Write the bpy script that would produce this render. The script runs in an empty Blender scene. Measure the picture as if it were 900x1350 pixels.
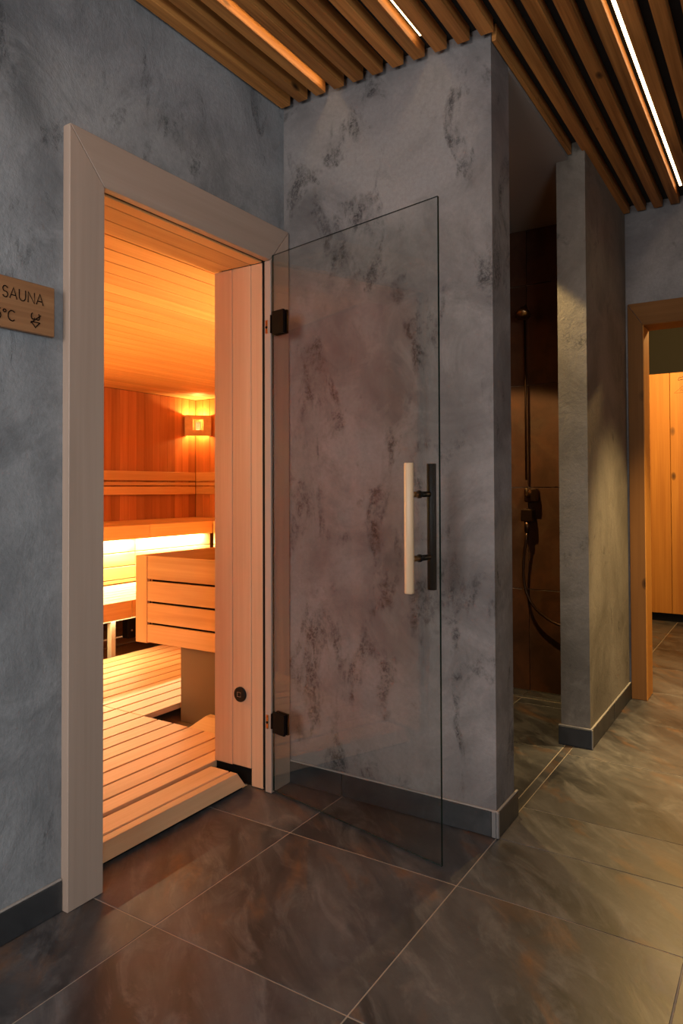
import bpy, bmesh, math, random
from mathutils import Vector, Matrix

random.seed(7)
sc = bpy.context.scene
COL = sc.collection

# ------------------------------------------------------------------ camera
cam_d = bpy.data.cameras.new('camera')
cam = bpy.data.objects.new('camera', cam_d); COL.objects.link(cam)
r = Vector((0.84435, 0.53578, -0.00369)); u = Vector((0.01273, -0.01317, 0.99983)); f = Vector((-0.53565, 0.84425, 0.01794))
cam.matrix_world = Matrix(((r.x, u.x, -f.x, 1.70281), (r.y, u.y, -f.y, -2.25953), (r.z, u.z, -f.z, 1.15102), (0, 0, 0, 1)))
cam_d.sensor_fit = 'VERTICAL'; cam_d.sensor_height = 36.0
cam_d.lens = 36.0 * 932.722 / 1350.0
cam_d.shift_y = -(675.0 - 628.224) / 1350.0
cam_d.clip_start = 0.02
sc.camera = cam

# ------------------------------------------------------------------ world, view, lights
w = bpy.data.worlds.new('world'); sc.world = w; w.use_nodes = True
w.node_tree.nodes['Background'].inputs[0].default_value = (0.75, 0.85, 1.0, 1)
w.node_tree.nodes['Background'].inputs[1].default_value = 0.4
sc.view_settings.view_transform = 'Standard'; sc.view_settings.look = 'None'
sc.view_settings.gamma = 1.0; sc.view_settings.use_curve_mapping = False
sc.view_settings.exposure = 0.0
sc.cycles.use_denoising = True
sc.cycles.sample_clamp_indirect = 6.0
sc.cycles.max_bounces = 10; sc.cycles.diffuse_bounces = 5; sc.cycles.transparent_max_bounces = 12
sc.cycles.caustics_reflective = False; sc.cycles.caustics_refractive = False


def lamp(name, kind, loc, power, color, aim=None, **kw):
    d = bpy.data.lights.new(name, kind); d.energy = power; d.color = color
    for k, v in kw.items(): setattr(d, k, v)
    o = bpy.data.objects.new(name, d); COL.objects.link(o); o.location = loc
    if aim is not None:
        o.rotation_euler = (Vector(aim) - Vector(loc)).to_track_quat('-Z', 'Y').to_euler()
    return o

# daylight through the rear window; the second light is added fill for the left wall
lamp('window_and_fill_light', 'AREA', (0.95, -4.12, 1.5), 58, (1.0, 0.98, 0.98), aim=(0.75, 0, 1.25), shape='RECTANGLE', size=1.2, size_y=1.0)
lamp('window_and_fill_light', 'AREA', (2.87, -2.9, 1.5), 44, (0.84, 0.94, 1.0), aim=(0, -2.2, 1.4), shape='RECTANGLE', size=1.2, size_y=1.0)
# recessed downlight in the shower ceiling
lamp('shower_downlight', 'SPOT', (0.28, 0.77, 2.60), 125, (1.0, 0.72, 0.29), aim=(0.29, 0.77, 0.0), spot_size=math.radians(97), spot_blend=0.12, shadow_soft_size=0.02)
# added warm fill spot for the far passage floor (tube built with the ceiling)
lamp('passage_fill_spot', 'SPOT', (1.71, 1.25, 2.655), 400, (1.0, 0.74, 0.33), aim=(1.42, 1.62, 0.0), spot_size=math.radians(55), spot_blend=0.6, shadow_soft_size=0.03)
# ceiling lamps of the changing room beyond the doorway
lamp('changing_room_lamp', 'POINT', (1.05, 2.50, 2.50), 55, (1.0, 0.63, 0.22), shadow_soft_size=0.04)
lamp('changing_room_lamp', 'POINT', (1.20, 3.05, 2.55), 165, (1.0, 0.63, 0.22), shadow_soft_size=0.04)
# added unseen strip on the side wall, brightens jamb and heater
lamp('fill_strip', 'AREA', (-2.35, -0.835, 1.36), 92, (1.0, 0.56, 0.16), aim=(-1.2, 0.6, 1.1), shape='RECTANGLE', size=1.3, size_y=0.04)
# added unseen strip over the heater, shining up to brighten the ceiling
lamp('fill_strip', 'AREA', (-0.31, 1.45, 1.30), 34, (1.0, 0.66, 0.27), aim=(-0.75, 1.45, 2.08), shape='RECTANGLE', size=2.2, size_y=0.04)
SCONCE_COLOR = (1.0, 0.53, 0.14)      # the sauna lamps' lights are set in the sconce builder

# ------------------------------------------------------------------ material helpers
class Mat:
    def __init__(self, name):
        self.m = bpy.data.materials.new(name); self.m.use_nodes = True
        self.nt = self.m.node_tree; self.nt.nodes.clear()
        self.out = self.nt.nodes.new('ShaderNodeOutputMaterial')
    def n(self, t, **p):
        nd = self.nt.nodes.new(t)
        for k, v in p.items(): setattr(nd, k, v)
        return nd
    def put(self, sock, v):
        if hasattr(v, 'node'): self.nt.links.new(v, sock)
        elif isinstance(v, (tuple, list)) and len(v) == 3 and sock.type == 'RGBA': sock.default_value = (*v, 1)
        else: sock.default_value = v
    def coord(self, scale=(1, 1, 1), rand=True, rot=(0, 0, 0)):
        tc = self.n('ShaderNodeTexCoord'); v = tc.outputs['Object']
        if rand:
            oi = self.n('ShaderNodeObjectInfo')
            ml = self.n('ShaderNodeVectorMath', operation='SCALE'); ml.inputs[0].default_value = (37.0, 61.0, 23.0)
            self.put(ml.inputs['Scale'], oi.outputs['Random'])
            ad = self.n('ShaderNodeVectorMath', operation='ADD'); self.put(ad.inputs[0], v); self.put(ad.inputs[1], ml.outputs[0]); v = ad.outputs[0]
        mp = self.n('ShaderNodeMapping'); self.put(mp.inputs['Vector'], v)
        mp.inputs['Scale'].default_value = scale; mp.inputs['Rotation'].default_value = rot
        return mp.outputs[0]
    def rnd(self): return self.n('ShaderNodeObjectInfo').outputs['Random']
    def noise(self, v, scale, detail=4, rough=0.55, dist=0.0):
        nd = self.n('ShaderNodeTexNoise'); self.put(nd.inputs['Vector'], v)
        nd.inputs['Scale'].default_value = scale; nd.inputs['Detail'].default_value = detail
        nd.inputs['Roughness'].default_value = rough; nd.inputs['Distortion'].default_value = dist
        return nd.outputs['Fac']
    def ramp(self, fac, stops):
        nd = self.n('ShaderNodeValToRGB'); self.put(nd.inputs[0], fac); e = nd.color_ramp.elements
        while len(e) < len(stops): e.new(0.5)
        for el, (p, c) in zip(e, stops):
            el.position = p; el.color = (c, c, c, 1) if isinstance(c, (int, float)) else (*c, 1)
        return nd.outputs[0]
    def mix(self, fac, a, b, mode='MIX'):
        nd = self.n('ShaderNodeMix', data_type='RGBA', blend_type=mode)
        self.put(nd.inputs[0], fac); self.put(nd.inputs[6], a); self.put(nd.inputs[7], b)
        return nd.outputs[2]
    def math(self, op, a, b=0.5, c=0.5):
        nd = self.n('ShaderNodeMath', operation=op); self.put(nd.inputs[0], a); self.put(nd.inputs[1], b); self.put(nd.inputs[2], c)
        return nd.outputs[0]
    def bump(self, h, strength=0.3, dist=0.01):
        nd = self.n('ShaderNodeBump'); self.put(nd.inputs['Height'], h)
        nd.inputs['Strength'].default_value = strength; nd.inputs['Distance'].default_value = dist
        return nd.outputs[0]
    def bsdf(self, color, rough=0.5, metal=0.0, normal=None, spec=None):
        nd = self.n('ShaderNodeBsdfPrincipled'); self.put(nd.inputs['Base Color'], color)
        self.put(nd.inputs['Roughness'], rough); self.put(nd.inputs['Metallic'], metal)
        if spec is not None: self.put(nd.inputs['Specular IOR Level'], spec)
        if normal is not None: self.put(nd.inputs['Normal'], normal)
        self.nt.links.new(nd.outputs[0], self.out.inputs[0]); return self.m


def plain(name, color, rough=0.5, metal=0.0, spec=None):
    return Mat(name).bsdf((*color, 1), rough, metal, spec=spec)


def emit(name, color, strength):
    m = Mat(name); e = m.n('ShaderNodeEmission'); e.inputs[0].default_value = (*color, 1); e.inputs[1].default_value = strength
    m.nt.links.new(e.outputs[0], m.out.inputs[0]); return m.m


def wood(name, light, dark, axis, knots=0.0, rough=0.55, vary=0.25, grain=1.0, knot_col=(0.03, 0.012, 0.005), cell=(10.0, 7.0), spec=0.35, contrast=0.15):
    m = Mat(name); i = 'XYZ'.index(axis)
    s1 = [9.0 * grain] * 3; s1[i] = 0.55
    s2 = [75.0 * grain] * 3; s2[i] = 1.6
    warp = [2.2, 2.2, 2.2]; warp[i] = 1.2
    cells = m.noise(m.coord(tuple(s1)), 1.0, 3, 0.5, 0.8)
    fine = m.noise(m.coord(tuple(s2)), 1.0, 3, 0.6)
    big = m.noise(m.coord(tuple(warp)), 1.0, 2)
    fac = m.math('ADD', m.math('MULTIPLY', cells, 0.62), m.math('MULTIPLY', fine, 0.38))
    c = m.mix(m.ramp(fac, [(0.51 - contrast, 0.0), (0.51 + contrast, 1.0)]), dark, light)
    c = m.mix(m.ramp(big, [(0.35, 0.0), (0.7, 0.35)]), c, dark)
    # each board its own tone
    tone = m.math('MULTIPLY_ADD', m.rnd(), vary, 1.0 - vary * 0.6)
    tn = m.n('ShaderNodeCombineXYZ')
    for k in range(3): m.put(tn.inputs[k], tone)
    c = m.mix(1.0, c, tn.outputs[0], 'MULTIPLY')
    if knots > 0:
        sk = [cell[0]] * 3; sk[i] = cell[1]
        vo = m.n('ShaderNodeTexVoronoi'); m.put(vo.inputs['Vector'], m.coord(tuple(sk))); vo.inputs['Scale'].default_value = 1.0
        sep = m.n('ShaderNodeSeparateColor'); m.put(sep.inputs[0], vo.outputs['Color'])
        gate = m.ramp(sep.outputs[0], [(1.0 - knots - 0.01, 0.0), (1.0 - knots, 1.0)])
        near = m.ramp(vo.outputs['Distance'], [(0.06, 1.0), (0.19, 0.55), (0.26, 0.0)])
        c = m.mix(m.math('MULTIPLY', gate, near), c, knot_col)
    return m.bsdf(c, rough, 0.0, m.bump(fine, 0.12, 0.002), spec=spec)


def plaster(name, light, dark, pit, seedvec=(0, 0, 0), rough=0.75, patch=0.5, lean=(0, 0.6, 0)):
    m = Mat(name)
    v0 = m.coord((1, 1, 1), False)
    ad = m.n('ShaderNodeVectorMath', operation='ADD'); m.put(ad.inputs[0], v0); ad.inputs[1].default_value = seedvec; v = ad.outputs[0]
    big = m.noise(v, 1.7, 5, 0.6, 0.7)
    mid = m.noise(v, 6.0, 6, 0.65, 0.8)
    fine = m.noise(v, 70.0, 4, 0.7)
    trowel = m.n('ShaderNodeMapping'); m.put(trowel.inputs[0], v); trowel.inputs['Rotation'].default_value = lean; trowel.inputs['Scale'].default_value = (1.9, 1.9, 1.0)
    zone = m.noise(trowel.outputs[0], 3.3, 6, 0.62, 0.7)
    grit = m.noise(v, 88.0, 4, 0.78)
    cloud = m.noise(v, 3.4, 8, 0.72, 1.1)
    scrape = m.noise(trowel.outputs[0], 9.0, 7, 0.72, 1.2)
    c = m.mix(m.ramp(big, [(0.34, 0.0), (0.66, 1.0)]), dark, light)
    c = m.mix(m.ramp(cloud, [(0.50, 0.0), (0.66, 0.65)]), c, light)
    c = m.mix(m.ramp(cloud, [(0.33, 0.55), (0.47, 0.0)]), c, dark)
    c = m.mix(m.math('MULTIPLY', m.ramp(fine, [(0.35, 0.0), (0.7, 1.0)]), 0.30), c, dark)
    zmask = m.ramp(zone, [(patch, 0.0), (patch + 0.10, 1.0)])
    brk = m.ramp(scrape, [(0.40, 0.0), (0.58, 1.0)])
    zb = m.math('MULTIPLY', zmask, brk)
    pits = m.math('MULTIPLY', zb, m.ramp(grit, [(0.45, 0.0), (0.52, 1.0)]))
    c = m.mix(m.math('MULTIPLY', zmask, 0.20), c, dark)
    c = m.mix(m.math('MULTIPLY', zb, 0.22), c, pit)
    c = m.mix(m.math('MULTIPLY', pits, 0.85), c, pit)
    h = m.math('ADD', m.math('MULTIPLY', cloud, 0.6), m.math('MULTIPLY', fine, 0.20))
    h = m.math('ADD', h, m.math('MULTIPLY', scrape, 0.3))
    h = m.math('SUBTRACT', h, m.math('MULTIPLY', pits, 0.35))
    return m.bsdf(c, rough, 0.0, m.bump(h, 0.55, 0.012), spec=0.3)


def slate(name, a, b, rust, light, rough=(0.28, 0.5), amount=0.5):
    m = Mat(name)
    v = m.coord((1, 1, 1), True, (0, 0, 0.75))
    st = m.n('ShaderNodeMapping'); m.put(st.inputs[0], v); st.inputs['Scale'].default_value = (1.0, 2.6, 1.6)
    big = m.noise(st.outputs[0], 1.6, 5, 0.62, 0.9)
    mid = m.noise(st.outputs[0], 4.2, 6, 0.68, 0.8)
    fine = m.noise(v, 42.0, 5, 0.7)
    rz = m.noise(st.outputs[0], 2.3, 4, 0.6, 0.6)
    c = m.mix(m.ramp(big, [(0.36, 0.0), (0.62, 1.0)]), a, b)
    c = m.mix(m.ramp(mid, [(0.50, 0.0), (0.72, 0.6)]), c, light)
    c = m.mix(m.math('MULTIPLY', m.ramp(rz, [(amount, 0.0), (amount + 0.14, 1.0)]), m.ramp(mid, [(0.35, 0.25), (0.65, 0.95)])), c, rust)
    c = m.mix(m.math('MULTIPLY', m.ramp(fine, [(0.4, 0.0), (0.7, 1.0)]), 0.22), c, a)
    ro = m.math('MULTIPLY_ADD', mid, rough[1] - rough[0], rough[0])
    return m.bsdf(c, ro, 0.0, m.bump(m.math('ADD', mid, m.math('MULTIPLY', fine, 0.3)), 0.10, 0.006), spec=0.45)

# ------------------------------------------------------------------ materials
M_wall_l = plaster('plaster_cool_grey', (0.320, 0.322, 0.326), (0.125, 0.128, 0.133), (0.055, 0.058, 0.062), (3.1, 0.4, 7.7), patch=0.57, lean=(0.6, 0, 0))
M_wall_m = plaster('plaster_warm_grey', (0.285, 0.256, 0.242), (0.120, 0.106, 0.102), (0.036, 0.031, 0.031), (0.3, 5.2, 1.9), patch=0.555, lean=(0, 0.6, 0))
M_wall_p = plaster('plaster_pier', (0.270, 0.225, 0.180), (0.135, 0.110, 0.084), (0.050, 0.045, 0.040), (9.3, 2.2, 4.9), patch=0.60, lean=(0.5, 0.5, 0))
M_shower_ceiling = plain('shower_ceiling_paint', (0.26, 0.235, 0.21), 0.8)
M_dark_paint = plain('dark_paint', (0.014, 0.012, 0.008), 0.85)
M_black = plain('black_backing', (0.008, 0.007, 0.006), 0.9)
M_tile = slate('porcelain_floor_tile', (0.022, 0.020, 0.021), (0.086, 0.078, 0.078), (0.165, 0.070, 0.022), (0.190, 0.172, 0.166), amount=0.57)
M_tile_base = slate('porcelain_skirting_tile', (0.017, 0.018, 0.020), (0.042, 0.042, 0.043), (0.07, 0.05, 0.036), (0.065, 0.065, 0.065), amount=0.66)
M_tile_shower = slate('shower_wall_tile', (0.045, 0.018, 0.008), (0.090, 0.035, 0.017), (0.12, 0.040, 0.013), (0.10, 0.052, 0.027), amount=0.50)
M_tile_sauna = slate('sauna_floor_tile', (0.060, 0.035, 0.020), (0.12, 0.07, 0.042), (0.14, 0.07, 0.03), (0.16, 0.10, 0.06), amount=0.56)
M_grout = plain('grout', (0.30, 0.24, 0.19), 0.9)
M_grout_sauna = plain('sauna_grout', (0.62, 0.50, 0.38), 0.9)
M_grout_dark = plain('shower_grout', (0.45, 0.30, 0.19), 0.9)
M_bead = plain('plaster_bead', (0.30, 0.26, 0.23), 0.85)
M_trim_metal = plain('skirting_corner_metal', (0.30, 0.28, 0.27), 0.4, 0.6)
M_slat = wood('thermo_pine_slat', (0.68, 0.290, 0.076), (0.25, 0.090, 0.022), 'Y', knots=0.06, rough=0.55, vary=0.40, cell=(18.0, 8.0), contrast=0.11, spec=0.2)
AL_L, AL_D = (0.43, 0.315, 0.245), (0.35, 0.25, 0.19)
M_arch_z = wood('alder_frame_upright', AL_L, AL_D, 'Z', rough=0.5, vary=0.08)
M_arch_y = wood('alder_frame_head', AL_L, AL_D, 'Y', rough=0.5, vary=0.08)
SA_L, SA_D = (0.74, 0.46, 0.21), (0.58, 0.32, 0.125)
M_sa = {a: wood('alder_board_' + a.lower(), SA_L, SA_D, a, rough=0.5, vary=0.22) for a in 'XYZ'}
M_jamb = wood('alder_jamb_board', (0.64, 0.38, 0.225), (0.53, 0.285, 0.155), 'Z', rough=0.5, vary=0.14)  # same alder as the cabin boards; corridor light's pink put into the colour
M_sa_wall = wood('alder_wall_board', (0.62, 0.25, 0.085), (0.42, 0.15, 0.045), 'Z', rough=0.6, vary=0.5)
M_duck = wood('duckboard_wood', (0.74, 0.46, 0.255), (0.58, 0.33, 0.165), 'Y', rough=0.5, vary=0.14)
M_oak = wood('knotty_oak_board', (0.60, 0.25, 0.045), (0.46, 0.17, 0.026), 'Z', knots=0.12, rough=0.5, vary=0.12, cell=(11.0, 6.0), contrast=0.12)
M_oak_frame = wood('oak_door_frame', (0.25, 0.110, 0.034), (0.17, 0.070, 0.021), 'Z', knots=0.08, rough=0.65, vary=0.08, spec=0.1)
M_oak_frame_x = wood('oak_door_frame_head', (0.25, 0.110, 0.034), (0.17, 0.070, 0.021), 'X', rough=0.65, vary=0.08, spec=0.1)
M_sign = wood('sign_wood', (0.36, 0.18, 0.080), (0.22, 0.095, 0.040), 'Y', rough=0.45, vary=0.0, grain=1.6)
M_engrave = plain('burnt_engraving', (0.010, 0.004, 0.002), 0.9, spec=0.1)
M_handle_wood = wood('handle_wood', (0.66, 0.46, 0.29), (0.54, 0.35, 0.20), 'Z', rough=0.4, vary=0.0)
M_black_metal = plain('black_metal', (0.003, 0.003, 0.003), 0.45, 0.0, 0.18)
M_black_plastic = plain('black_plastic', (0.004, 0.004, 0.004), 0.5, 0.0, 0.2)
M_brown_metal = plain('dark_brown_metal', (0.006, 0.003, 0.0025), 0.7, 0.0, 0.06)
M_brass = plain('brushed_brass', (0.42, 0.25, 0.11), 0.3, 1.0)
M_bronze = plain('dark_bronze', (0.08, 0.04, 0.022), 0.32, 0.9)
M_grey_wood = wood('grey_bench_leg', (0.42, 0.34, 0.26), (0.32, 0.25, 0.19), 'Z', rough=0.6, vary=0.0)
M_post = plain('heater_post_steel', (0.16, 0.10, 0.055), 0.5, 0.3)
M_steel = plain('brushed_steel', (0.45, 0.43, 0.40), 0.35, 1.0)
M_white_frame = plain('window_frame_paint', (0.6, 0.6, 0.6), 0.5)
M_led = emit('led_diffuser', (1.0, 0.70, 0.34), 11.0)
M_led_bench = emit('bench_led_diffuser', (1.0, 0.80, 0.42), 30.0)
M_bulb = emit('sconce_bulb_glow', (1.0, 0.60, 0.22), 6.0)


def make_glass():
    m = Mat('clear_glass')
    t = m.n('ShaderNodeBsdfTransparent'); t.inputs[0].default_value = (0.945, 0.95, 0.94, 1)
    g = m.n('ShaderNodeBsdfGlossy'); g.inputs['Roughness'].default_value = 0.0; g.inputs[0].default_value = (1, 1, 1, 1)
    fr = m.n('ShaderNodeFresnel'); ge = m.n('ShaderNodeNewGeometry')
    m.put(fr.inputs[0], m.math('MULTIPLY_ADD', ge.outputs['Backfacing'], 1 / 1.45 - 1.45, 1.45))   # same reflectance on both faces of the pane
    mx = m.n('ShaderNodeMixShader'); m.put(mx.inputs[0], fr.outputs[0])
    m.nt.links.new(t.outputs[0], mx.inputs[1]); m.nt.links.new(g.outputs[0], mx.inputs[2]); m.nt.links.new(mx.outputs[0], m.out.inputs[0])
    return m.m
M_glass = make_glass()
M_glass_edge = plain('glass_edge', (0.004, 0.016, 0.012), 0.15, 0.0, 0.6)

# ------------------------------------------------------------------ geometry helpers
WORLD = {}          # world position of every object's origin (nothing but the door is rotated)


def link(name, me, mat, loc, parent=None):
    o = bpy.data.objects.new(name, me); COL.objects.link(o)
    if mat is not None and not me.materials: me.materials.append(mat)
    base = WORLD[parent.name] if parent is not None else Vector((0, 0, 0))
    if parent is not None: o.parent = parent
    o.location = Vector(loc) - base; WORLD[o.name] = Vector(loc)
    return o


def empty(name, loc):
    o = bpy.data.objects.new(name, None); COL.objects.link(o); o.location = loc; o.empty_display_size = 0.1
    WORLD[o.name] = Vector(loc); return o


def tag(o, label=None, cat=None, group=None, kind=None):
    if label: o['label'] = label
    if cat: o['category'] = cat
    if group: o['group'] = group
    if kind: o['kind'] = kind
    return o


def structure(o, label=None, cat=None): return tag(o, label, cat, kind='structure')


_cache = {}


def box_mesh(dx, dy, dz, mat, bev):
    key = (round(dx, 4), round(dy, 4), round(dz, 4), mat.name, bev)
    if key in _cache: return _cache[key]
    bm = bmesh.new(); bmesh.ops.create_cube(bm, size=1.0)
    bmesh.ops.scale(bm, vec=(dx, dy, dz), verts=bm.verts)
    if bev > 0: bmesh.ops.bevel(bm, geom=list(bm.edges), offset=min(bev, 0.3 * min(dx, dy, dz)), segments=1, affect='EDGES')
    me = bpy.data.meshes.new('box'); bm.to_mesh(me); bm.free(); me.materials.append(mat)
    _cache[key] = me; return me


def box(name, x0, x1, y0, y1, z0, z1, mat, parent=None, bev=0.0015):
    return link(name, box_mesh(x1 - x0, y1 - y0, z1 - z0, mat, bev), None, ((x0 + x1) / 2, (y0 + y1) / 2, (z0 + z1) / 2), parent)


def bm_box(bm, x0, x1, y0, y1, z0, z1):
    v = [bm.verts.new((x, y, z)) for x in (x0, x1) for y in (y0, y1) for z in (z0, z1)]
    for q in ((0, 1, 3, 2), (4, 6, 7, 5), (0, 4, 5, 1), (2, 3, 7, 6), (0, 2, 6, 4), (1, 5, 7, 3)): bm.faces.new([v[k] for k in q])


def done(name, bm, mat, parent=None, origin=None, smooth=False):
    bmesh.ops.recalc_face_normals(bm, faces=bm.faces)
    c = Vector(origin) if origin is not None else Vector((0, 0, 0))
    if origin is None and len(bm.verts):
        lo = [min(v.co[k] for v in bm.verts) for k in range(3)]; hi = [max(v.co[k] for v in bm.verts) for k in range(3)]
        c = Vector([(a + b) / 2 for a, b in zip(lo, hi)])
    bmesh.ops.translate(bm, vec=-c, verts=bm.verts)
    me = bpy.data.meshes.new(name); bm.to_mesh(me); bm.free()
    if smooth:
        for p in me.polygons: p.use_smooth = True
    return link(name, me, mat, c, parent)


def multi(name, boxes, mat, parent=None, origin=None):
    bm = bmesh.new()
    for b in boxes: bm_box(bm, *b)
    return done(name, bm, mat, parent, origin)


def prism(name, pts, axis, a0, a1, mat, parent=None, bev=0.0015):
    bm = bmesh.new()
    def P(p, a): return {'X': (a, p[0], p[1]), 'Y': (p[0], a, p[1]), 'Z': (p[0], p[1], a)}[axis]
    lo = [bm.verts.new(P(p, a0)) for p in pts]; hi = [bm.verts.new(P(p, a1)) for p in pts]
    bm.faces.new(lo); bm.faces.new(hi[::-1]); n = len(pts)
    for k in range(n): bm.faces.new((lo[k], hi[k], hi[(k + 1) % n], lo[(k + 1) % n]))
    bmesh.ops.recalc_face_normals(bm, faces=bm.faces)
    if bev > 0: bmesh.ops.bevel(bm, geom=list(bm.edges), offset=bev, segments=1, affect='EDGES')
    return done(name, bm, mat, parent)


def bm_tube(bm, pts, rad, sides=10, cap=True):
    pts = [Vector(p) for p in pts]; rings = []
    up = Vector((0.31, 0.17, 0.93))
    for i, p in enumerate(pts):
        t = (pts[min(i + 1, len(pts) - 1)] - pts[max(i - 1, 0)]).normalized()
        a = t.cross(up)
        if a.length < 0.05: a = t.cross(Vector((1, 0, 0)))
        a.normalize(); b = t.cross(a).normalized()
        rr = rad[i] if isinstance(rad, (list, tuple)) else rad
        rings.append([bm.verts.new(p + rr * (math.cos(2 * math.pi * k / sides) * a + math.sin(2 * math.pi * k / sides) * b)) for k in range(sides)])
    for r0, r1 in zip(rings, rings[1:]):
        for k in range(sides): bm.faces.new((r0[k], r0[(k + 1) % sides], r1[(k + 1) % sides], r1[k]))
    if cap: bm.faces.new(rings[0][::-1]); bm.faces.new(rings[-1])


def tube(name, pts, rad, mat, parent=None, sides=12):
    bm = bmesh.new(); bm_tube(bm, pts, rad, sides)
    o = done(name, bm, mat, parent)
    for p in o.data.polygons: p.use_smooth = len(p.vertices) == 4
    return o


def strokes(name, lines, to3d, rad, mat, parent=None):
    """engraved line lettering: each polyline a thin bar in the plane of the board"""
    bm = bmesh.new()
    for ln in lines: bm_tube(bm, [to3d(*p) for p in ln], rad, 6)
    return done(name, bm, mat, parent)


def arc(cx, cy, rx, ry, a0, a1, n=14):
    return [(cx + rx * math.cos(math.radians(a0 + (a1 - a0) * k / n)), cy + ry * math.sin(math.radians(a0 + (a1 - a0) * k / n))) for k in range(n + 1)]

# ------------------------------------------------------------------ setting: corridor floor
XG, YG, T, G = 0.870, -0.932, 0.600, 0.0019
XR, YF, YB = 2.95, -4.2, 1.885       # right wall, front wall (behind the camera), back wall
floor = structure(multi('floor', [(-0.10, XR + 0.1, YF - 0.1, 5.3, -0.06, -0.0012)], M_grout, origin=(0, 0, 0)),
                  'large square slate look porcelain tiles with thin pale grout', 'floor')


def tile_patch(parent, x0, x1, y0, y1, xs, ys, mat, top=0.0):
    for a, b in zip(xs, xs[1:]):
        for c, d in zip(ys, ys[1:]):
            p0, p1, q0, q1 = max(a + G, x0), min(b - G, x1), max(c + G, y0), min(d - G, y1)
            if p1 - p0 > 0.02 and q1 - q0 > 0.02:
                box('tile', p0, p1, q0, q1, top - 0.012, top + random.uniform(-0.0004, 0.0004), mat, parent, 0.0008)
gx = [XG + T * k for k in range(-2, 5)]
gy = [YG + T * k for k in range(-7, 12)]
tile_patch(floor, -0.0985, XR, YF, 0.0, gx, gy, M_tile)                       # corridor in front of the sauna
tile_patch(floor, 0.872, XR, 0.0, 5.2, gx, [0.0] + [y for y in gy if y > 0.02], M_tile)     # towards the changing room
tile_patch(floor, 0.836, 0.870, 0.18, 0.985, [0.834, 0.871], [0.18, 0.98], M_tile)          # narrow strip at the shower entrance
tile_patch(floor, 0.02, 0.833, 0.19, 1.585, [-0.2, 0.435, 0.834], [0.19, 0.89, 1.49, 2.1], M_tile)  # shower floor
tile_patch(floor, 0.002, 0.87, 2.03, 5.2, gx, gy, M_tile)                    # changing room

# ------------------------------------------------------------------ setting: walls
wl = structure(multi('wall_left', [(-0.24, 0, YF, -0.905, 0, 2.75), (-0.24, 0, -0.905, -0.095, 2.055, 2.75), (-0.24, 0, -0.095, 5.3, 0, 2.75), (-0.24, 0, 1.885, 5.3, 2.75, 3.1)], M_wall_l, origin=(0, 0, 0)),
               'cool grey trowelled plaster wall holding the sauna doorway', 'wall')
wm = structure(multi('wall_middle', [(0, 0.87, 0, 0.175, 0, 2.75)], M_wall_m, origin=(0, 0, 0)),
               'grey plaster wall with dark pitted streaks behind the open glass door', 'wall')
wp = structure(multi('wall_partition', [(0.816, 0.943, 0.98, YB, 0, 2.75)], M_wall_p, origin=(0, 0, 0)),
               'narrow plaster partition between the shower niche and the passage', 'wall')
OX0, OX1, OZ = 1.036, 1.90, 2.04
wb = structure(multi('wall_back', [(0.001, OX0 - 0.012, YB, 2.03, 0, 2.75), (OX0 - 0.012, OX1 + 0.012, YB, 2.03, OZ + 0.012, 2.75), (OX1 + 0.012, XR, YB, 2.03, 0, 2.75)], M_wall_m, origin=(0, 0, 0)),
               'grey plaster end wall above the changing room doorway', 'wall')
structure(multi('wall_right', [(XR, XR + 0.1, YF, -3.5, 0, 3.1), (XR, XR + 0.1, -2.3, 5.3, 0, 3.1), (XR, XR + 0.1, -3.5, -2.3, 0, 1.0), (XR, XR + 0.1, -3.5, -2.3, 2.0, 3.1)], M_wall_m, origin=(0, 0, 0)), 'grey plaster wall along the open side of the corridor', 'wall')
structure(multi('wall_front', [(-0.24, 0.3, YF - 0.1, YF, 0, 2.75), (1.6, XR + 0.1, YF - 0.1, YF, 0, 2.75), (0.3, 1.6, YF - 0.1, YF, 0, 0.95), (0.3, 1.6, YF - 0.1, YF, 2.05, 2.75)], M_wall_m, origin=(0, 0, 0)),
          'grey plaster wall with the daylight window', 'wall')
wn = structure(empty('window_1', (0.95, YF - 0.05, 0.95)), 'plain window with pale frame at the end of the corridor', 'window')
for a in ((0.3, 0.35, 0.95, 2.05), (1.55, 1.6, 0.95, 2.05), (0.35, 1.55, 0.95, 1.0), (0.35, 1.55, 2.0, 2.05)):
    box('window_frame', a[0], a[1], YF - 0.08, YF - 0.02, a[2], a[3], M_white_frame, wn)
box('pane', 0.35, 1.55, YF - 0.055, YF - 0.049, 1.0, 2.0, M_glass, wn, 0)

wn2 = structure(empty('fill_window_2', (XR + 0.05, -2.9, 1.0)), 'added plain window with pale frame for the side fill light', 'window')  # unseen window added to go with the left-wall fill
for a in ((-3.5, -3.45, 1.0, 2.0), (-2.35, -2.3, 1.0, 2.0), (-3.45, -2.35, 1.0, 1.05), (-3.45, -2.35, 1.95, 2.0)):
    box('window_frame', XR + 0.02, XR + 0.08, a[0], a[1], a[2], a[3], M_white_frame, wn2)
box('pane', XR + 0.047, XR + 0.053, -3.45, -2.35, 1.05, 1.95, M_glass, wn2, 0)

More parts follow.
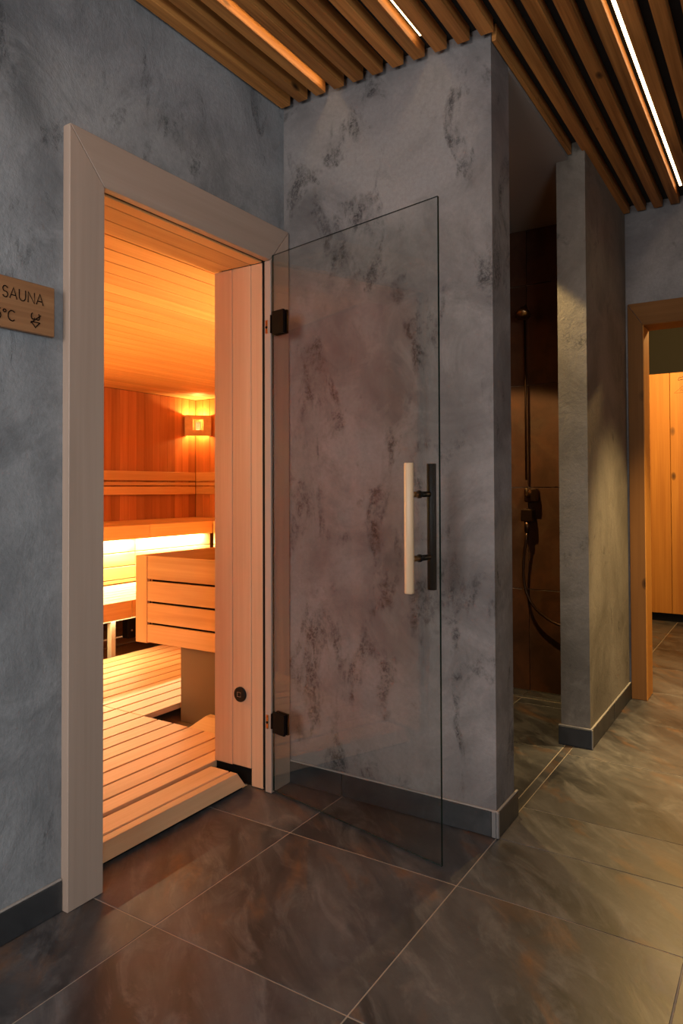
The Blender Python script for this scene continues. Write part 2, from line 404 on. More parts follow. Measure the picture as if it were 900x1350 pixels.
# ------------------------------------------------------------------ setting: baseboards
bl = structure(empty('baseboard_left', (0.005, -2.6, 0)), 'dark tile skirting along the cool grey sauna wall', 'baseboard')
for a, b in ((YF, -3.35), (-3.346, -2.15), (-2.146, -1.022)):
    box('tile', 0.0005, 0.010, a, b, 0.002, 0.084, M_tile_base, bl)
    box('plaster_bead', 0.0005, 0.009, a, b, 0.0845, 0.090, M_bead, bl)
bm_ = structure(empty('baseboard_middle', (0.43, -0.006, 0)), 'dark tile skirting under the pitted grey plaster wall', 'baseboard')
for a, b in ((0.03, 0.268), (0.2725, 0.855)): box('tile', a, b, -0.010, -0.0005, 0.002, 0.084, M_tile_base, bm_)
box('plaster_bead', 0.03, 0.872, -0.009, -0.0005, 0.0845, 0.090, M_bead, bm_)
box('tile', 0.8705, 0.880, 0.0, 0.194, 0.002, 0.084, M_tile_base, bm_)
box('plaster_bead', 0.8705, 0.879, -0.009, 0.194, 0.0845, 0.090, M_bead, bm_)
box('corner_profile', 0.8565, 0.8715, -0.0115, -0.0005, 0.002, 0.086, M_trim_metal, bm_)
box('corner_profile', 0.8722, 0.8815, -0.0115, -0.001, 0.002, 0.086, M_trim_metal, bm_)
bp = structure(empty('baseboard_partition', (0.88, 1.4, 0)), 'dark tile skirting around the narrow partition', 'baseboard')
box('tile', 0.806, 0.950, 0.970, 0.9795, 0.002, 0.084, M_tile_base, bp)
box('plaster_bead', 0.806, 0.952, 0.971, 0.9795, 0.0845, 0.090, M_bead, bp)
for a, b in ((0.985, 1.43), (1.434, 1.873)): box('tile', 0.9435, 0.953, a, b, 0.002, 0.084, M_tile_base, bp)
box('plaster_bead', 0.9435, 0.952, 0.985, 1.873, 0.0845, 0.090, M_bead, bp)
box('corner_profile', 0.9503, 0.955, 0.968, 0.984, 0.002, 0.086, M_trim_metal, bp)

# ------------------------------------------------------------------ setting: slatted ceiling
cl = structure(multi('ceiling', [(0, XR, YF, 0.0, 2.7125, 2.76), (0.872, XR, 0.0, YB, 2.7125, 2.76)], M_black, origin=(0, 0, 0)),
               'dark ceiling behind brown wooden slats', 'ceiling')
for k in range(0, 35):
    xr = 0.056 + 0.0835 * k
    y1 = -0.030 if k <= 10 else YB - 0.028      # the slats stop just short of the walls
    box('slat', max(xr - 0.044, 0.003), xr, YF + 0.01, y1, 2.665, 2.712, M_slat, cl, 0.0015)
box('edge_strip', 0.873, 0.889, 0.0, 0.965, 2.655, 2.712, M_slat, cl)
for label, x, y1 in (('thin led strip between slats nearest the sauna wall, mostly hidden by a slat', 0.2430, -0.06),
                     ('short looking led strip ending above the pitted plaster wall', 0.6605, -0.10),
                     ('long bright led strip running over the passage to the changing room', 1.2480, 1.70)):
    t = tag(empty('led_strip', (x, -2.0, 2.70)), label, 'light', 'led strips in the slatted ceiling')
    box('diffuser', x - 0.0055, x + 0.0055, YF + 0.05, y1, 2.695, 2.700, M_led, t, 0)
    box('housing', x - 0.009, x + 0.009, YF + 0.05, y1, 2.7005, 2.712, M_brown_metal, t, 0)

dl = tag(empty('fill_spot_housing', (1.71, 1.25, 2.66)), 'added small round brown fill spot between the slats, out of view', 'light')  # added fitting around the passage fill spot
bm = bmesh.new(); bm_tube(bm, [(1.71, 1.25, 2.712), (1.71, 1.25, 2.662), (1.71, 1.25, 2.660)], [0.018, 0.018, 0.016], 16)
done('fill_spot_tube', bm, M_brown_metal, dl)

# ------------------------------------------------------------------ shower niche
structure(multi('ceiling_shower', [(0.0, 0.871, 0.175, 1.885, 2.64, 2.70)], M_shower_ceiling, origin=(0, 0, 0)), 'smooth plain ceiling over the shower niche', 'ceiling')
ws = structure(multi('wall_shower', [(0.0, 0.816, 1.742, 1.885, 0, 2.64), (0.0, 0.012, 0.185, 1.742, 0, 2.64), (0.0, 0.845, 0.176, 0.186, 0, 2.64)], M_grout_dark, origin=(0, 0, 0)),
               'very dark brown tiled wall at the back of the shower', 'wall')
zs = [0.002, 0.577, 1.157, 1.743, 2.319, 2.640]
for a, b in ((0.014, 0.434), (0.437, 0.815)):
    for c, d in zip(zs, zs[1:]): box('tile', a, b, 1.730, 1.741, c + 0.002, d - 0.002, M_tile_shower, ws, 0.0008)
for a, b in ((0.20, 0.78), (0.783, 1.36), (1.363, 1.728)):
    for c, d in zip(zs, zs[1:]):
        box('tile', 0.0125, 0.022, a, b, c + 0.002, d - 0.002, M_tile_shower, ws, 0.0008)
for a, b in ((0.025, 0.434), (0.437, 0.843)):
    for c, d in zip(zs, zs[1:]): box('tile', a, b, 0.1865, 0.196, c + 0.002, d - 0.002, M_tile_shower, ws, 0.0008)
dr = tag(empty('shower_drain', (0.42, 1.66, 0)), 'tiled linear floor drain along the back of the shower', 'drain')
for a, b in ((0.030, 0.433), (0.437, 0.812)): box('tile_insert', a, b, 1.612, 1.712, 0.0, 0.004, M_tile, dr, 0.001)
multi('drain_frame', [(0.026, 0.814, 1.594, 1.606, -0.002, 0.005), (0.026, 0.814, 1.717, 1.727, -0.002, 0.005)], M_steel, dr)

sh = tag(empty('shower_set', (0.445, 1.66, 0.9)), 'dark bronze wall shower with riser rail and hanging hose', 'shower')
tube('riser_rail', [(0.438, 1.690, 1.20), (0.437, 1.690, 2.16)], 0.006, M_bronze, sh)
tube('wall_arm', [(0.437, 1.729, 2.15), (0.437, 1.690, 2.15)], 0.008, M_bronze, sh)
bm = bmesh.new(); bm_tube(bm, [(0.452, 1.65, 2.175), (0.452, 1.62, 2.15), (0.455, 1.60, 2.125), (0.456, 1.595, 2.112)], [0.012, 0.022, 0.040, 0.042], 16)
done('shower_head', bm, M_brass, sh, smooth=True)
tube('head_arm', [(0.437, 1.690, 2.15), (0.445, 1.665, 2.165), (0.452, 1.65, 2.172)], 0.009, M_bronze, sh)
box('mixer_body', 0.430, 0.500, 1.668, 1.729, 1.075, 1.150, M_bronze, sh, 0.006)
tube('mixer_lever', [(0.455, 1.668, 1.115), (0.455, 1.645, 1.118), (0.457, 1.630, 1.155)], [0.012, 0.009, 0.006], M_brass, sh)
box('hose_outlet', 0.414, 0.478, 1.655, 1.729, 0.965, 1.035, M_bronze, sh, 0.005)
tube('hose_nut', [(0.445, 1.675, 0.966), (0.445, 1.675, 0.905)], 0.016, M_bronze, sh)
hp = []
for k in range(25):
    t_ = k / 24.0
    ang = math.pi * 0.5 * t_
    hp.append((0.445 - 0.030 * math.sin(math.pi * min(1, t_ * 1.4)) + 0.28 * t_ ** 3.0, 1.67, 0.905 - 0.515 * math.sin(ang) ** 0.9))
tube('hose', hp, 0.0075, M_bronze, sh, 10)

# ------------------------------------------------------------------ sauna door frame
tr = structure(empty('trim_1', (0.0, -0.5, 0)), 'pale alder door frame around the sauna opening', 'door frame')
prism('architrave_board', [(-1.02, 0.001), (-0.902, 0.001), (-0.902, 2.029), (-1.02, 2.169)], 'X', 0.0005, 0.030, M_arch_z, tr)
prism('architrave_board', [(-1.019, 2.171), (-0.901, 2.031), (-0.127, 2.031), (-0.009, 2.171)], 'X', 0.0005, 0.030, M_arch_y, tr)
prism('architrave_board', [(-0.126, 0.001), (-0.008, 0.001), (-0.008, 2.169), (-0.126, 2.029)], 'X', 0.0005, 0.030, M_arch_z, tr)
for (a, b), zb in (((-0.0715, -0.0165), 0.004), ((-0.167, -0.0735), 0.070), ((-0.262, -0.169), 0.067)):
    box('jamb_board', a, b, -0.120, -0.098, zb, 2.030, M_jamb, tr, 0.002)
    box('jamb_board', a, b, -0.904, -0.882, max(zb, 0.068), 2.030, M_jamb, tr, 0.002)
    box('lintel_board', a, b, -0.882, -0.120, 2.031, 2.052, M_sa['Y'], tr, 0.002)
multi('door_seal', [(-0.0155, -0.001, -0.118, -0.100, 0.01, 2.045), (-0.0155, -0.001, -0.902, -0.12, 2.036, 2.050), (-0.0155, -0.001, -0.902, -0.884, 0.06, 2.045)], M_black_plastic, tr)
multi('plinth_strip', [(-0.262, -0.0735, -0.108, -0.097, 0.001, 0.069), (-0.262, -0.0735, -0.903, -0.896, 0.001, 0.066)], M_black_plastic, tr)
for z in (1.775, 0.268):   # small latch plates on the frame edge
    o = box('hinge_plate', 0.006, 0.018, -0.1285, -0.1262, z - 0.026, z + 0.026, M_brass, tr, 0.001)
    tube('screw', [(0.012, -0.1284, z - 0.002), (0.012, -0.1300, z - 0.002)], 0.005, M_black_metal, o, 10)

bt = tag(empty('push_button', (-0.125, -0.121, 0.350)), 'round black button with a small square mark low on the door jamb', 'button')
tube('button_plate', [(-0.125, -0.1203, 0.350), (-0.125, -0.1275, 0.350), (-0.125, -0.1285, 0.350)], [0.029, 0.029, 0.027], M_black_plastic, bt, 28)
sq = 0.0085
strokes('square_mark', [[(-sq, -sq), (sq, -sq), (sq, sq), (-sq, sq), (-sq, -sq)]], lambda a, b: (-0.127 + a, -0.1290, 0.350 + b), 0.0010, M_steel, bt)

# ------------------------------------------------------------------ glass door (opens outwards, stands ajar towards the plaster wall)
D0 = Vector((0.038, -0.121, 0.0)); ANG = math.radians(-11.94)
gd = bpy.data.objects.new('door_1', None); COL.objects.link(gd); gd.location = D0; gd.rotation_euler = (0, 0, ANG)
structure(gd, 'frameless clear glass sauna door standing open in front of pitted plaster', 'door')
GTOP, GBOT, GW, GT = 2.048, 0.0135, 0.781, 0.004
# door local axes: +X along the glass, -Y towards the camera
bm = bmesh.new(); bm_box(bm, 0.0, GW, -GT, GT, GBOT, GTOP); bmesh.ops.recalc_face_normals(bm, faces=bm.faces)
me = bpy.data.meshes.new('glass_panel')
for fc in bm.faces: fc.material_index = 0 if abs(fc.normal.y) > 0.9 else 1
bm.to_mesh(me); bm.free(); me.materials.append(M_glass); me.materials.append(M_glass_edge)
gp = bpy.data.objects.new('glass_panel', me); COL.objects.link(gp); gp.parent = gd
WORLD[gd.name] = Vector((0, 0, 0))       # children of the door are given in door coordinates
for z0, z1 in ((1.739, 1.828), (0.235, 0.312)):
    h = multi('hinge', [(0.010, 0.074, -0.014, -GT - 0.0002, z0, z1), (0.010, 0.074, GT + 0.0002, 0.014, z0, z1), (-0.006, -0.001, -0.010, 0.010, z0 + 0.01, z1 - 0.01)], M_brown_metal, gd)
HS, HO = 0.707, 0.057
tube('inner_grip', [(HS, -HO, 0.832), (HS, -HO, 0.836), (HS, -HO, 1.227), (HS, -HO, 1.231)], [0.0135, 0.0152, 0.0152, 0.0135], M_handle_wood, gd, 20)['label'] = 'pale wooden grip bar'
tube('outer_grip', [(HS, HO, 0.832), (HS, HO, 0.834), (HS, HO, 1.229), (HS, HO, 1.231)], [0.0142, 0.0150, 0.0150, 0.0142], M_black_metal, gd, 20)['label'] = 'black metal grip bar'
for z in (1.134, 0.936):
    tube('standoff', [(HS, -HO + 0.010, z), (HS, -GT, z)], 0.0090, M_brass, gd, 14)
    tube('standoff', [(HS, GT, z), (HS, HO - 0.010, z)], 0.0090, M_black_metal, gd, 14)
    tube('standoff_collar', [(HS, -0.009, z), (HS, -GT, z)], 0.0125, M_black_metal, gd, 14)

# ------------------------------------------------------------------ sauna sign on the left wall
sg = tag(empty('sauna_sign', (0.012, -1.24, 1.63)), 'brown wooden sign reading SAUNA fixed beside the door frame', 'sign')
box('board', 0.006, 0.022, -1.445, -1.060, 1.566, 1.699, M_sign, sg, 0.002)
box('backing', 0.0005, 0.0055, -1.42, -1.085, 1.59, 1.675, M_black_plastic, sg, 0)
S3 = lambda a, b: (0.0221, a, b)


def letters(spec, x, z, h, wd, gap):
    out = []
    for ch in spec:
        cw = wd * {'S': 0.72, '5': 0.70, 'o': 0.42, 'C': 0.92}.get(ch, 1.0)
        if ch == 'A': ln = [[(0, 0), (0.5, 1), (1, 0)], [(0.17, 0.33), (0.83, 0.33)]]
        elif ch == 'U': ln = [[(0.06, 1), (0.06, 0.4)] + arc(0.5, 0.4, 0.44, 0.4, 180, 360) + [(0.94, 1)]]
        elif ch == 'N': ln = [[(0.06, 0), (0.06, 1), (0.94, 0), (0.94, 1)]]
        elif ch == 'S': ln = [arc(0.5, 0.75, 0.42, 0.25, 20, 250) + arc(0.5, 0.26, 0.46, 0.26, 70, -160)]
        elif ch == 'C': ln = [arc(0.55, 0.5, 0.5, 0.5, 45, 315, 22)]
        elif ch == '5': ln = [[(0.85, 1), (0.2, 1), (0.1, 0.56)] + arc(0.45, 0.34, 0.45, 0.34, 130, -140)]
        elif ch == 'o': ln = [[(p[0], p[1]) for p in arc(0.5, 0.86, 0.42, 0.13, 0, 360, 14)]]
        out += [[(x + p[0] * cw, z + p[1] * h) for p in l] for l in ln]
        x += cw + gap
    return out
strokes('lettering', letters('SAUNA', -1.2115, 1.6440, 0.0285, 0.0205, 0.0048), S3, 0.0016, M_engrave, sg)
strokes('lettering', letters('5oC', -1.2300, 1.5860, 0.0265, 0.0225, 0.0040), S3, 0.0016, M_engrave, sg)
cx, cz, k_ = -1.1185, 1.6015, 0.0165
ic = [arc(-0.42, 0.55, 0.32, 0.5, 110, 330), arc(0.42, 0.55, 0.32, 0.5, 70, -150), [(-0.85, -0.62), (0.95, 0.86)],
      [(-0.80, -0.35), (0.80, -0.35)], [(-0.80, -0.35), (-0.22, -0.95), (0.0, -1.25), (0.22, -0.95), (0.80, -0.35)]]
strokes('crossed_symbol', [[(cx + p[0] * k_, cz + p[1] * k_) for p in l] for l in ic], S3, 0.0016, M_engrave, sg)

# ------------------------------------------------------------------ sauna cabin shell
SX, SY0, SY1, SZ = -3.5, -0.885, 3.12, 2.08
sc_ = structure(multi('ceiling_sauna', [(SX - 0.1, -0.24, SY0 - 0.1, SY1 + 0.1, SZ + 0.022, SZ + 0.09)], M_black, origin=(0, 0, 0)), 'glowing alder board ceiling of the sauna', 'ceiling')
x = -0.262
while x > SX:
    x0 = max(x - 0.1215, SX)
    box('board', x0 + 0.004, x - 0.004, SY0, SY1, SZ, SZ + 0.02, M_sa['Y'], sc_, 0.001)
    x -= 0.1215
wsb = structure(multi('wall_sauna_back', [(SX - 0.1, SX - 0.022, SY0 - 0.1, SY1 + 0.1, 0, SZ + 0.02)], M_black, origin=(0, 0, 0)), 'upright alder boards on the sauna wall above the benches', 'wall')
y = SY1
while y > SY0:
    y0 = max(y - 0.098, SY0)
    box('board', SX - 0.02, SX, y0 + 0.0006, y - 0.0006, 0.0, SZ - 0.002, M_sa_wall, wsb, 0.0012)
    y -= 0.098
wse = structure(multi('wall_sauna_end', [(SX - 0.1, -0.24, SY1 + 0.022, SY1 + 0.1, 0, SZ + 0.02)], M_black, origin=(0, 0, 0)), 'upright alder boards on the short sauna wall behind the corner lamp', 'wall')
x = SX
while x < -0.262:
    x1 = min(x + 0.098, -0.262)
    box('board', x + 0.001, x1 - 0.001, SY1, SY1 + 0.02, 0.0, SZ - 0.002, M_sa_wall, wse, 0.003)
    x += 0.098
wsf = structure(multi('wall_sauna_front', [(SX - 0.1, -0.24, SY0 - 0.06, SY0 - 0.022, 0, SZ + 0.02)], M_black, origin=(0, 0, 0)), 'upright alder boards on the sauna side wall next to the doorway', 'wall')
x = SX
while x < -0.262:
    x1 = min(x + 0.098, -0.262)
    box('board', x + 0.001, x1 - 0.001, SY0 - 0.02, SY0, 0.0, SZ - 0.002, M_sa_wall, wsf, 0.003)
    x += 0.098
wsi = structure(multi('wall_sauna_inner', [(-0.243, -0.2405, -0.097, SY1, 0, 2.08)], M_black, origin=(0, 0, 0)), 'upright boards on the inner face of the door wall', 'wall')
for y0, y1 in ((-0.097, SY1),):
    y = y0
    while y < y1 - 0.01:
        e = min(y + 0.098, y1); box('board', -0.262, -0.2435, y + 0.001, e - 0.001, 0.07, SZ - 0.002, M_sa['Z'], wsi, 0.003)
        y += 0.098
fs = structure(multi('floor_sauna', [(SX - 0.1, -0.10, SY0 - 0.019, SY1 + 0.1, -0.06, -0.003)], M_grout_sauna, origin=(0, 0, 0)), 'dark brown tiles with pale grout under the sauna benches', 'floor')
sx = [-3.5, -3.05, -2.505, -2.235, -1.645, -1.045, -0.445, -0.11]
sy = [SY0, -0.7, -0.1, 0.5, 1.1, 1.7, 2.3, 2.9, SY1]
for a, b in zip(sx, sx[1:]):
    for c, d in zip(sy, sy[1:]):
        box('tile', a + 0.006, b - 0.006, c + 0.0005, d - 0.0005, -0.012, 0.0, M_tile_sauna, fs, 0.0008)

# ------------------------------------------------------------------ duckboards
def duckboard(label, x0, x1, y0, y1):
    t = tag(empty('duckboard', ((x0 + x1) / 2, (y0 + y1) / 2, 0)), label, 'duckboard', 'duckboards on the sauna floor')
    n = round((x1 - x0) / 0.1)
    for k in range(n):
        a = x0 + 0.1 * k
        box('slat', a + 0.005, min(a + 0.095, x1), y0, y1, 0.034, 0.062, M_duck, t, 0.0015)
    for yy in (y0 + 0.06, (y0 + y1) / 2, y1 - 0.06): box('joist', x0 + 0.01, x1 - 0.01, yy - 0.02, yy + 0.02, 0.003, 0.0335, M_black_plastic, t)
    return t
duckboard('wide wooden duckboard just inside the sauna doorway', -2.045, -0.265, -0.880, 0.124)
duckboard('brightly lit duckboard beside the grey heater post', -2.045, -0.895, 0.130, 2.4)
th = tag(empty('entry_step', (-0.16, -0.52, 0)), 'low wooden doorstep with sloping front edge in the sauna opening', 'step')
box('slat', -0.241, -0.146, -0.878, -0.164, 0.034, 0.062, M_duck, th, 0.003)
bm = bmesh.new()
pr = [(-0.078, 0.014), (-0.104, 0.062), (-0.138, 0.062), (-0.138, 0.014)]
L = [bm.verts.new((a, -0.878, b)) for a, b in pr]
R_ = [bm.verts.new((a, -0.146 if b < 0.03 else -0.166, b)) for a, b in pr]
bm.faces.new(L); bm.faces.new(R_[::-1])
for k in range(4): bm.faces.new((L[k], R_[k], R_[(k + 1) % 4], L[(k + 1) % 4]))
bmesh.ops.bevel(bm, geom=list(bm.edges), offset=0.0015, segments=1, affect='EDGES')
done('bevelled_edge', bm, M_duck, th)
box('base_strip', -0.235, -0.092, -0.876, -0.152, 0.001, 0.0135, M_black_plastic, th)
multi('riser', [(-0.236, -0.142, -0.86, -0.18, 0.014, 0.0335)], M_black_plastic, th)

# ------------------------------------------------------------------ heater with wooden guard
ht = tag(empty('sauna_heater', (-0.72, 0.6, 0)), 'sauna heater in a planked alder box on a plain post', 'heater')
box('pedestal', -0.874, -0.47, 0.300, 0.75, 0.0, 0.372, M_post, ht, 0.002)
HX0, HX1, HY0, HY1 = -1.175, -0.272, 0.278, 0.98
box('corner_post', HX0, HX0 + 0.083, HY0, HY0 + 0.022, 0.366, 0.812, M_sa['Z'], ht)
zz = [(0.372, 0.461), (0.473, 0.570), (0.582, 0.682), (0.694, 0.8125)]
for a, b in zz:
    box('plank', HX0 + 0.0845, HX1, HY0 + 0.001, HY0 + 0.021, a, b, M_sa['X'], ht, 0.002)
    box('plank', HX0 + 0.0005, HX0 + 0.020, HY0 + 0.023, HY1, a, b, M_sa['Y'], ht, 0.002)
    box('plank', HX0 + 0.022, HX1, HY1 - 0.02, HY1, a, b, M_sa['X'], ht, 0.002)
multi('stove_body', [(HX0 + 0.06, HX1 - 0.02, HY0 + 0.06, HY1 - 0.05, 0.374, 0.70)], M_black_metal, ht)
for a, b in ((HX0 + 0.024, HY0 + 0.024), (HX0 + 0.024, HY1 - 0.056), (HX1 - 0.032, HY0 + 0.024)): box('inner_post', a, a + 0.031, b, b + 0.031, 0.374, 0.79, M_black_metal, ht)
wd = tag(empty('floor_wedge', (-0.5, 0.22, 0)), 'sloping pale wooden ramp board at the foot of the heater post', 'wedge')
bm = bmesh.new()
pr = [(0.155, 0.0), (0.155, 0.004), (0.250, 0.074), (0.285, 0.074), (0.285, 0.0)]
L = [bm.verts.new((-0.735 + (0.075 if b > 0.03 else 0.0), a, b)) for a, b in pr]
R_ = [bm.verts.new((-0.29, a, b)) for a, b in pr]
bm.faces.new(L); bm.faces.new(R_[::-1])
for k in range(5): bm.faces.new((L[k], R_[k], R_[(k + 1) % 5], L[(k + 1) % 5]))
done('ramp_board', bm, M_sa['X'], wd)

# ------------------------------------------------------------------ benches
lb = tag(empty('lower_bench', (-2.35, 1.0, 0)), 'lower sauna bench lit from behind, resting on a grey leg', 'bench')
BY0 = -0.87
for a, b in ((BY0, 0.974), (0.978, 2.40)):
    box('fascia', -2.022, -2.000, a, b, 0.305, 0.420, M_sa['Y'], lb, 0.002)
for k in range(7):
    x = -2.026 - 0.0985 * k
    box('slat', x - 0.0935, x, BY0, 2.42, 0.392, 0.418, M_sa['Y'], lb, 0.003)
for yy in (-0.6, 0.862, 1.9):
    lg = box('leg', -2.087, -2.047, yy - 0.018, yy + 0.018, 0.0, 0.290, M_grey_wood, lb)
    box('foot_pad', -2.096, -2.045, yy - 0.028, yy + 0.028, 0.0, 0.012, M_black_plastic, lg) if yy != 0.862 else None
box('bench_rail', -2.087, -2.050, BY0, 1.10, 0.288, 0.304, M_grey_wood, lb)
bxx = tag(empty('junction_box', (-2.32, 1.22, 0.17)), 'black box with two screws mounted under the lower bench', 'box')
box('housing', -2.36, -2.30, 1.20, 1.50, 0.09, 0.385, M_black_plastic, bxx, 0.003)
for yy, zz_ in ((1.235, 0.145), (1.285, 0.135)): tube('screw', [(-2.30, yy, zz_), (-2.296, yy, zz_)], 0.007, M_steel, bxx, 10)

box('led_diffuser', -2.046, -2.026, -0.80, 1.05, 0.3055, 0.3105, M_led_bench, lb, 0)
lamp('bench_led', 'AREA', (-2.035, 0.12, 0.3045), 19, (1.0, 0.73, 0.33), aim=(-1.70, 0.12, 0.0), shape='RECTANGLE', size=1.8, size_y=0.018)
ub = tag(empty('upper_bench', (-3.0, 1.0, 0)), 'upper sauna bench with a glowing light strip under its front board', 'bench')
for a, b in ((BY0, 0.20), (0.204, 1.722), (1.726, 2.452)): box('fascia', -2.672, -2.650, a, b, 0.766, 0.873, M_sa['Y'], ub, 0.002)
box('fascia', -2.648, -0.34, 2.455, 2.475, 0.766, 0.873, M_sa['X'], ub, 0.002)
for k in range(8):
    x = -2.676 - 0.1025 * k
    box('slat', x - 0.098, x, BY0, 3.10, 0.842, 0.870, M_sa['Y'], ub, 0.003)
for k in range(6):
    y = 2.479 + 0.105 * k
    box('slat', -2.648, -0.34, y, y + 0.100, 0.842, 0.870, M_sa['X'], ub, 0.003)
for (a, b) in ((BY0, 0.15), (0.153, 1.633), (1.636, 2.498)):
    for c, d in ((0.425, 0.451), (0.457, 0.552), (0.558, 0.658), (0.664, 0.768)): box('panel_board', -2.738, -2.720, a, b, c, d, M_sa['Y'], ub, 0.002)
for c, d in ((0.425, 0.451), (0.457, 0.552), (0.558, 0.658), (0.664, 0.768)): box('panel_board', -2.681, -0.34, 2.500, 2.518, c, d, M_sa['X'], ub, 0.002)
for a, b in ((BY0 + 0.05, 1.58), (1.66, 2.40)):
    box('led_diffuser', -2.698, -2.678, a, b, 0.767, 0.773, M_led_bench, ub, 0)
    lamp('bench_led', 'AREA', (-2.688, (a + b) / 2, 0.7655), 34 * (b - a), (1.0, 0.80, 0.45), shape='RECTANGLE', size=0.018, size_y=b - a)

lg_ = tag(empty('fill_ledge', (-0.31, 1.45, 1.27)), 'narrow wooden ledge added for an unseen fill strip above the heater', 'ledge')  # ledge added under the ceiling fill strip
box('shelf_board', -0.345, -0.2635, 0.32, 2.58, 1.265, 1.285, M_sa['Y'], lg_, 0.002)
box('front_lip', -0.350, -0.3455, 0.32, 2.58, 1.265, 1.315, M_sa['Y'], lg_, 0.001)

lg2 = tag(empty('fill_ledge', (-2.35, -0.86, 1.35)), 'narrow wooden ledge added for an unseen fill strip on the sauna side wall', 'ledge')  # added boards around the side-wall fill strip
box('shelf_board', -3.02, -1.68, -0.884, -0.800, 1.315, 1.335, M_sa['X'], lg2, 0.002)
box('top_board', -3.02, -1.68, -0.884, -0.845, 1.390, 1.410, M_sa['X'], lg2, 0.002)

# backrests and corner lamp
def backrest(label, boxes):
    t = tag(empty('backrest', boxes[0]), label, 'backrest', 'backrest rails above the upper bench')
    for a in boxes[1:]: box('slat', *a[:6], a[6], t, 0.003)
Z3 = ((1.106, 1.182), (1.194, 1.224), (1.240, 1.328))
backrest('long slatted backrest on the sauna wall above the upper bench', [(-3.48, 1.5, 1.2)] + [(SX + 0.022, SX + 0.042, BY0, SY1 - 0.045, a, b, M_sa['Y']) for a, b in Z3])
backrest('slatted backrest on the short sauna wall under the corner lamp', [(-1.9, SY1 - 0.02, 1.2)] + [(SX + 0.044, -0.5, SY1 - 0.042, SY1 - 0.022, a, b, M_sa['X']) for a, b in Z3])

HW, HH = 0.128, 0.104


def sconce(center, du, dn, label, power):
    """corner lamp: perforated board across the corner, two side boards, bulb; open at top and bottom"""
    LC = Vector(center); du = Vector(du).normalized(); dn = Vector(dn).normalized()
    t = tag(empty('corner_sconce', center), label, 'lamp')
    def obox(bm, u0, u1, n0, n1, z0, z1):
        v = [bm.verts.new(LC + du * a + dn * b + Vector((0, 0, c))) for a in (u0, u1) for b in (n0, n1) for c in (z0, z1)]
        for q in ((0, 1, 3, 2), (4, 6, 7, 5), (0, 4, 5, 1), (2, 3, 7, 6), (0, 2, 6, 4), (1, 5, 7, 3)): bm.faces.new([v[k] for k in q])
    bm = bmesh.new()
    hole, pit, nh = 0.0060, 0.0160, 7
    g0 = -pit * nh / 2; zc = 0.008
    obox(bm, -HW, g0, -0.006, 0.006, -HH, HH); obox(bm, -g0, HW, -0.006, 0.006, -HH, HH)
    obox(bm, g0, -g0, -0.006, 0.006, -HH, zc + g0); obox(bm, g0, -g0, -0.006, 0.006, zc - g0, HH)
    for k in range(nh + 1):
        p = g0 + pit * k; hb = (pit - hole) / 2; a, b = max(p - hb, g0), min(p + hb, -g0)
        obox(bm, a, b, -0.006, 0.006, zc + g0, zc - g0); obox(bm, g0, -g0, -0.0058, 0.0058, zc + a, zc + b)
    done('perforated_shade', bm, M_sa['Y'], t)
    for s0, s1 in ((-HW - 0.004, -HW + 0.012), (HW - 0.012, HW + 0.004)):
        bm = bmesh.new(); obox(bm, s0, s1, -0.10, -0.007, -HH, HH); done('side_board', bm, M_sa['Z'], t)
    bm = bmesh.new(); c = LC - dn * 0.085
    bm_tube(bm, [c + Vector((0, 0, z)) for z in (-0.045, -0.03, 0.0, 0.03, 0.045)], [0.008, 0.020, 0.024, 0.020, 0.008], 14)
    done('bulb', bm, M_bulb, t, smooth=True)
    for sg_ in (1, -1):        # the bulb's light leaves the lamp above and below the shade
        lamp('sconce_light', 'POINT', c + Vector((0, 0, 0.062 * sg_)), power * (1.0 if sg_ > 0 else 0.25), SCONCE_COLOR, shadow_soft_size=0.012)
    return t
sconce((-3.345, 2.995, 1.80), (1, 1, 0), (1, -1, 0), 'wooden corner lamp with a grid of small lit holes above the backrests', 14)
sconce((-0.387, 2.995, 1.45), (1, -1, 0), (-1, -1, 0), 'added wooden corner lamp, unseen behind the door jamb', 90)  # unseen lamp added to brighten the sauna ceiling
sconce((-3.345, -0.760, 1.80), (1, -1, 0), (1, 1, 0), 'added wooden corner lamp, unseen by the doorway side wall', 90)  # extra unseen lamp added for more light on ceiling and walls

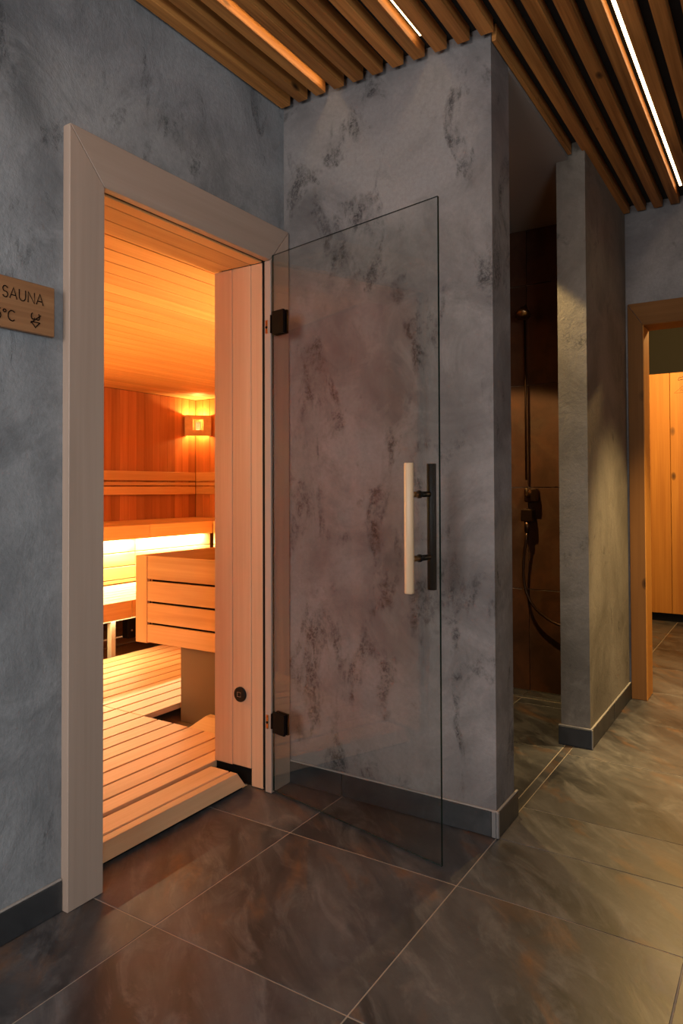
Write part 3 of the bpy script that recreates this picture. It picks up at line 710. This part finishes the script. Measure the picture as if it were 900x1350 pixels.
# ------------------------------------------------------------------ changing room beyond the doorway
t2 = structure(empty('trim_2', (1.4, YB, 0)), 'oak door frame of the changing room doorway', 'door frame')
prism('architrave_board', [(0.955, 0.001), (OX0 - 0.004, 0.001), (OX0 - 0.004, OZ + 0.001), (0.955, OZ + 0.122)], 'Y', YB - 0.016, YB - 0.0005, M_oak_frame, t2)
prism('architrave_board', [(0.956, OZ + 0.124), (OX0 - 0.003, OZ + 0.003), (OX1 + 0.003, OZ + 0.003), (OX1 + 0.08, OZ + 0.124)], 'Y', YB - 0.016, YB - 0.0005, M_oak_frame_x, t2)
prism('architrave_board', [(OX1 + 0.081, 0.001), (OX1 + 0.004, 0.001), (OX1 + 0.004, OZ + 0.001), (OX1 + 0.081, OZ + 0.122)], 'Y', YB - 0.016, YB - 0.0005, M_oak_frame, t2)
box('jamb_board', OX0 - 0.0115, OX0 - 0.0005, YB - 0.014, 2.045, 0.001, OZ, M_oak, t2)
box('jamb_board', OX1 + 0.0005, OX1 + 0.0115, YB - 0.014, 2.045, 0.001, OZ, M_oak, t2)
box('lintel_board', OX0 - 0.0115, OX1 + 0.0115, YB - 0.014, 2.045, OZ + 0.0005, OZ + 0.0115, M_oak_frame_x, t2)
structure(multi('wall_changing_room', [(0.001, XR, 5.2, 5.3, 0, 3.1), (0.001, XR, 1.95, 2.03, 2.751, 3.1)], M_dark_paint, origin=(0, 0, 0)), 'dark painted wall above the wooden wardrobe', 'wall')
structure(multi('ceiling_changing_room', [(-0.24, XR + 0.1, 1.95, 5.3, 3.101, 3.15)], M_dark_paint, origin=(0, 0, 0)), 'dark ceiling of the changing room', 'ceiling')
wr = tag(empty('wardrobe', (1.0, 4.6, 0)), 'tall knotty oak wardrobe with numbered doors on a black plinth', 'wardrobe')
WY = 4.40
multi('plinth', [(0.02, 2.42, WY + 0.03, 4.95, 0.001, 0.068)], M_black_plastic, wr)
box('body', 0.01, 2.43, WY + 0.022, 4.96, 0.0685, 2.140, M_oak, wr)
for a, b in ((0.012, 0.430), (0.434, 0.830), (0.834, 1.230), (1.234, 1.630), (1.634, 2.030), (2.034, 2.428)):
    dd = box('wardrobe_door', a, b, WY, WY + 0.020, 0.072, 2.143, M_oak, wr, 0.002)
    if abs(a - 0.834) < 0.001:
        W3 = lambda p, q: (p, WY - 0.0005, q)
        num = [(0.905, 2.095), (0.965, 2.105), (0.995, 2.075), (0.985, 2.045), (0.915, 1.985), (0.995, 1.985)]
        inner = [(0.900, 2.075), (0.958, 2.083), (0.974, 2.066), (0.966, 2.050), (0.868, 1.966), (0.995, 1.966)]
        strokes('number_mark', [num, inner, [num[0], inner[0]], [num[-1], inner[-1]]], W3, 0.0018, M_engrave, dd)
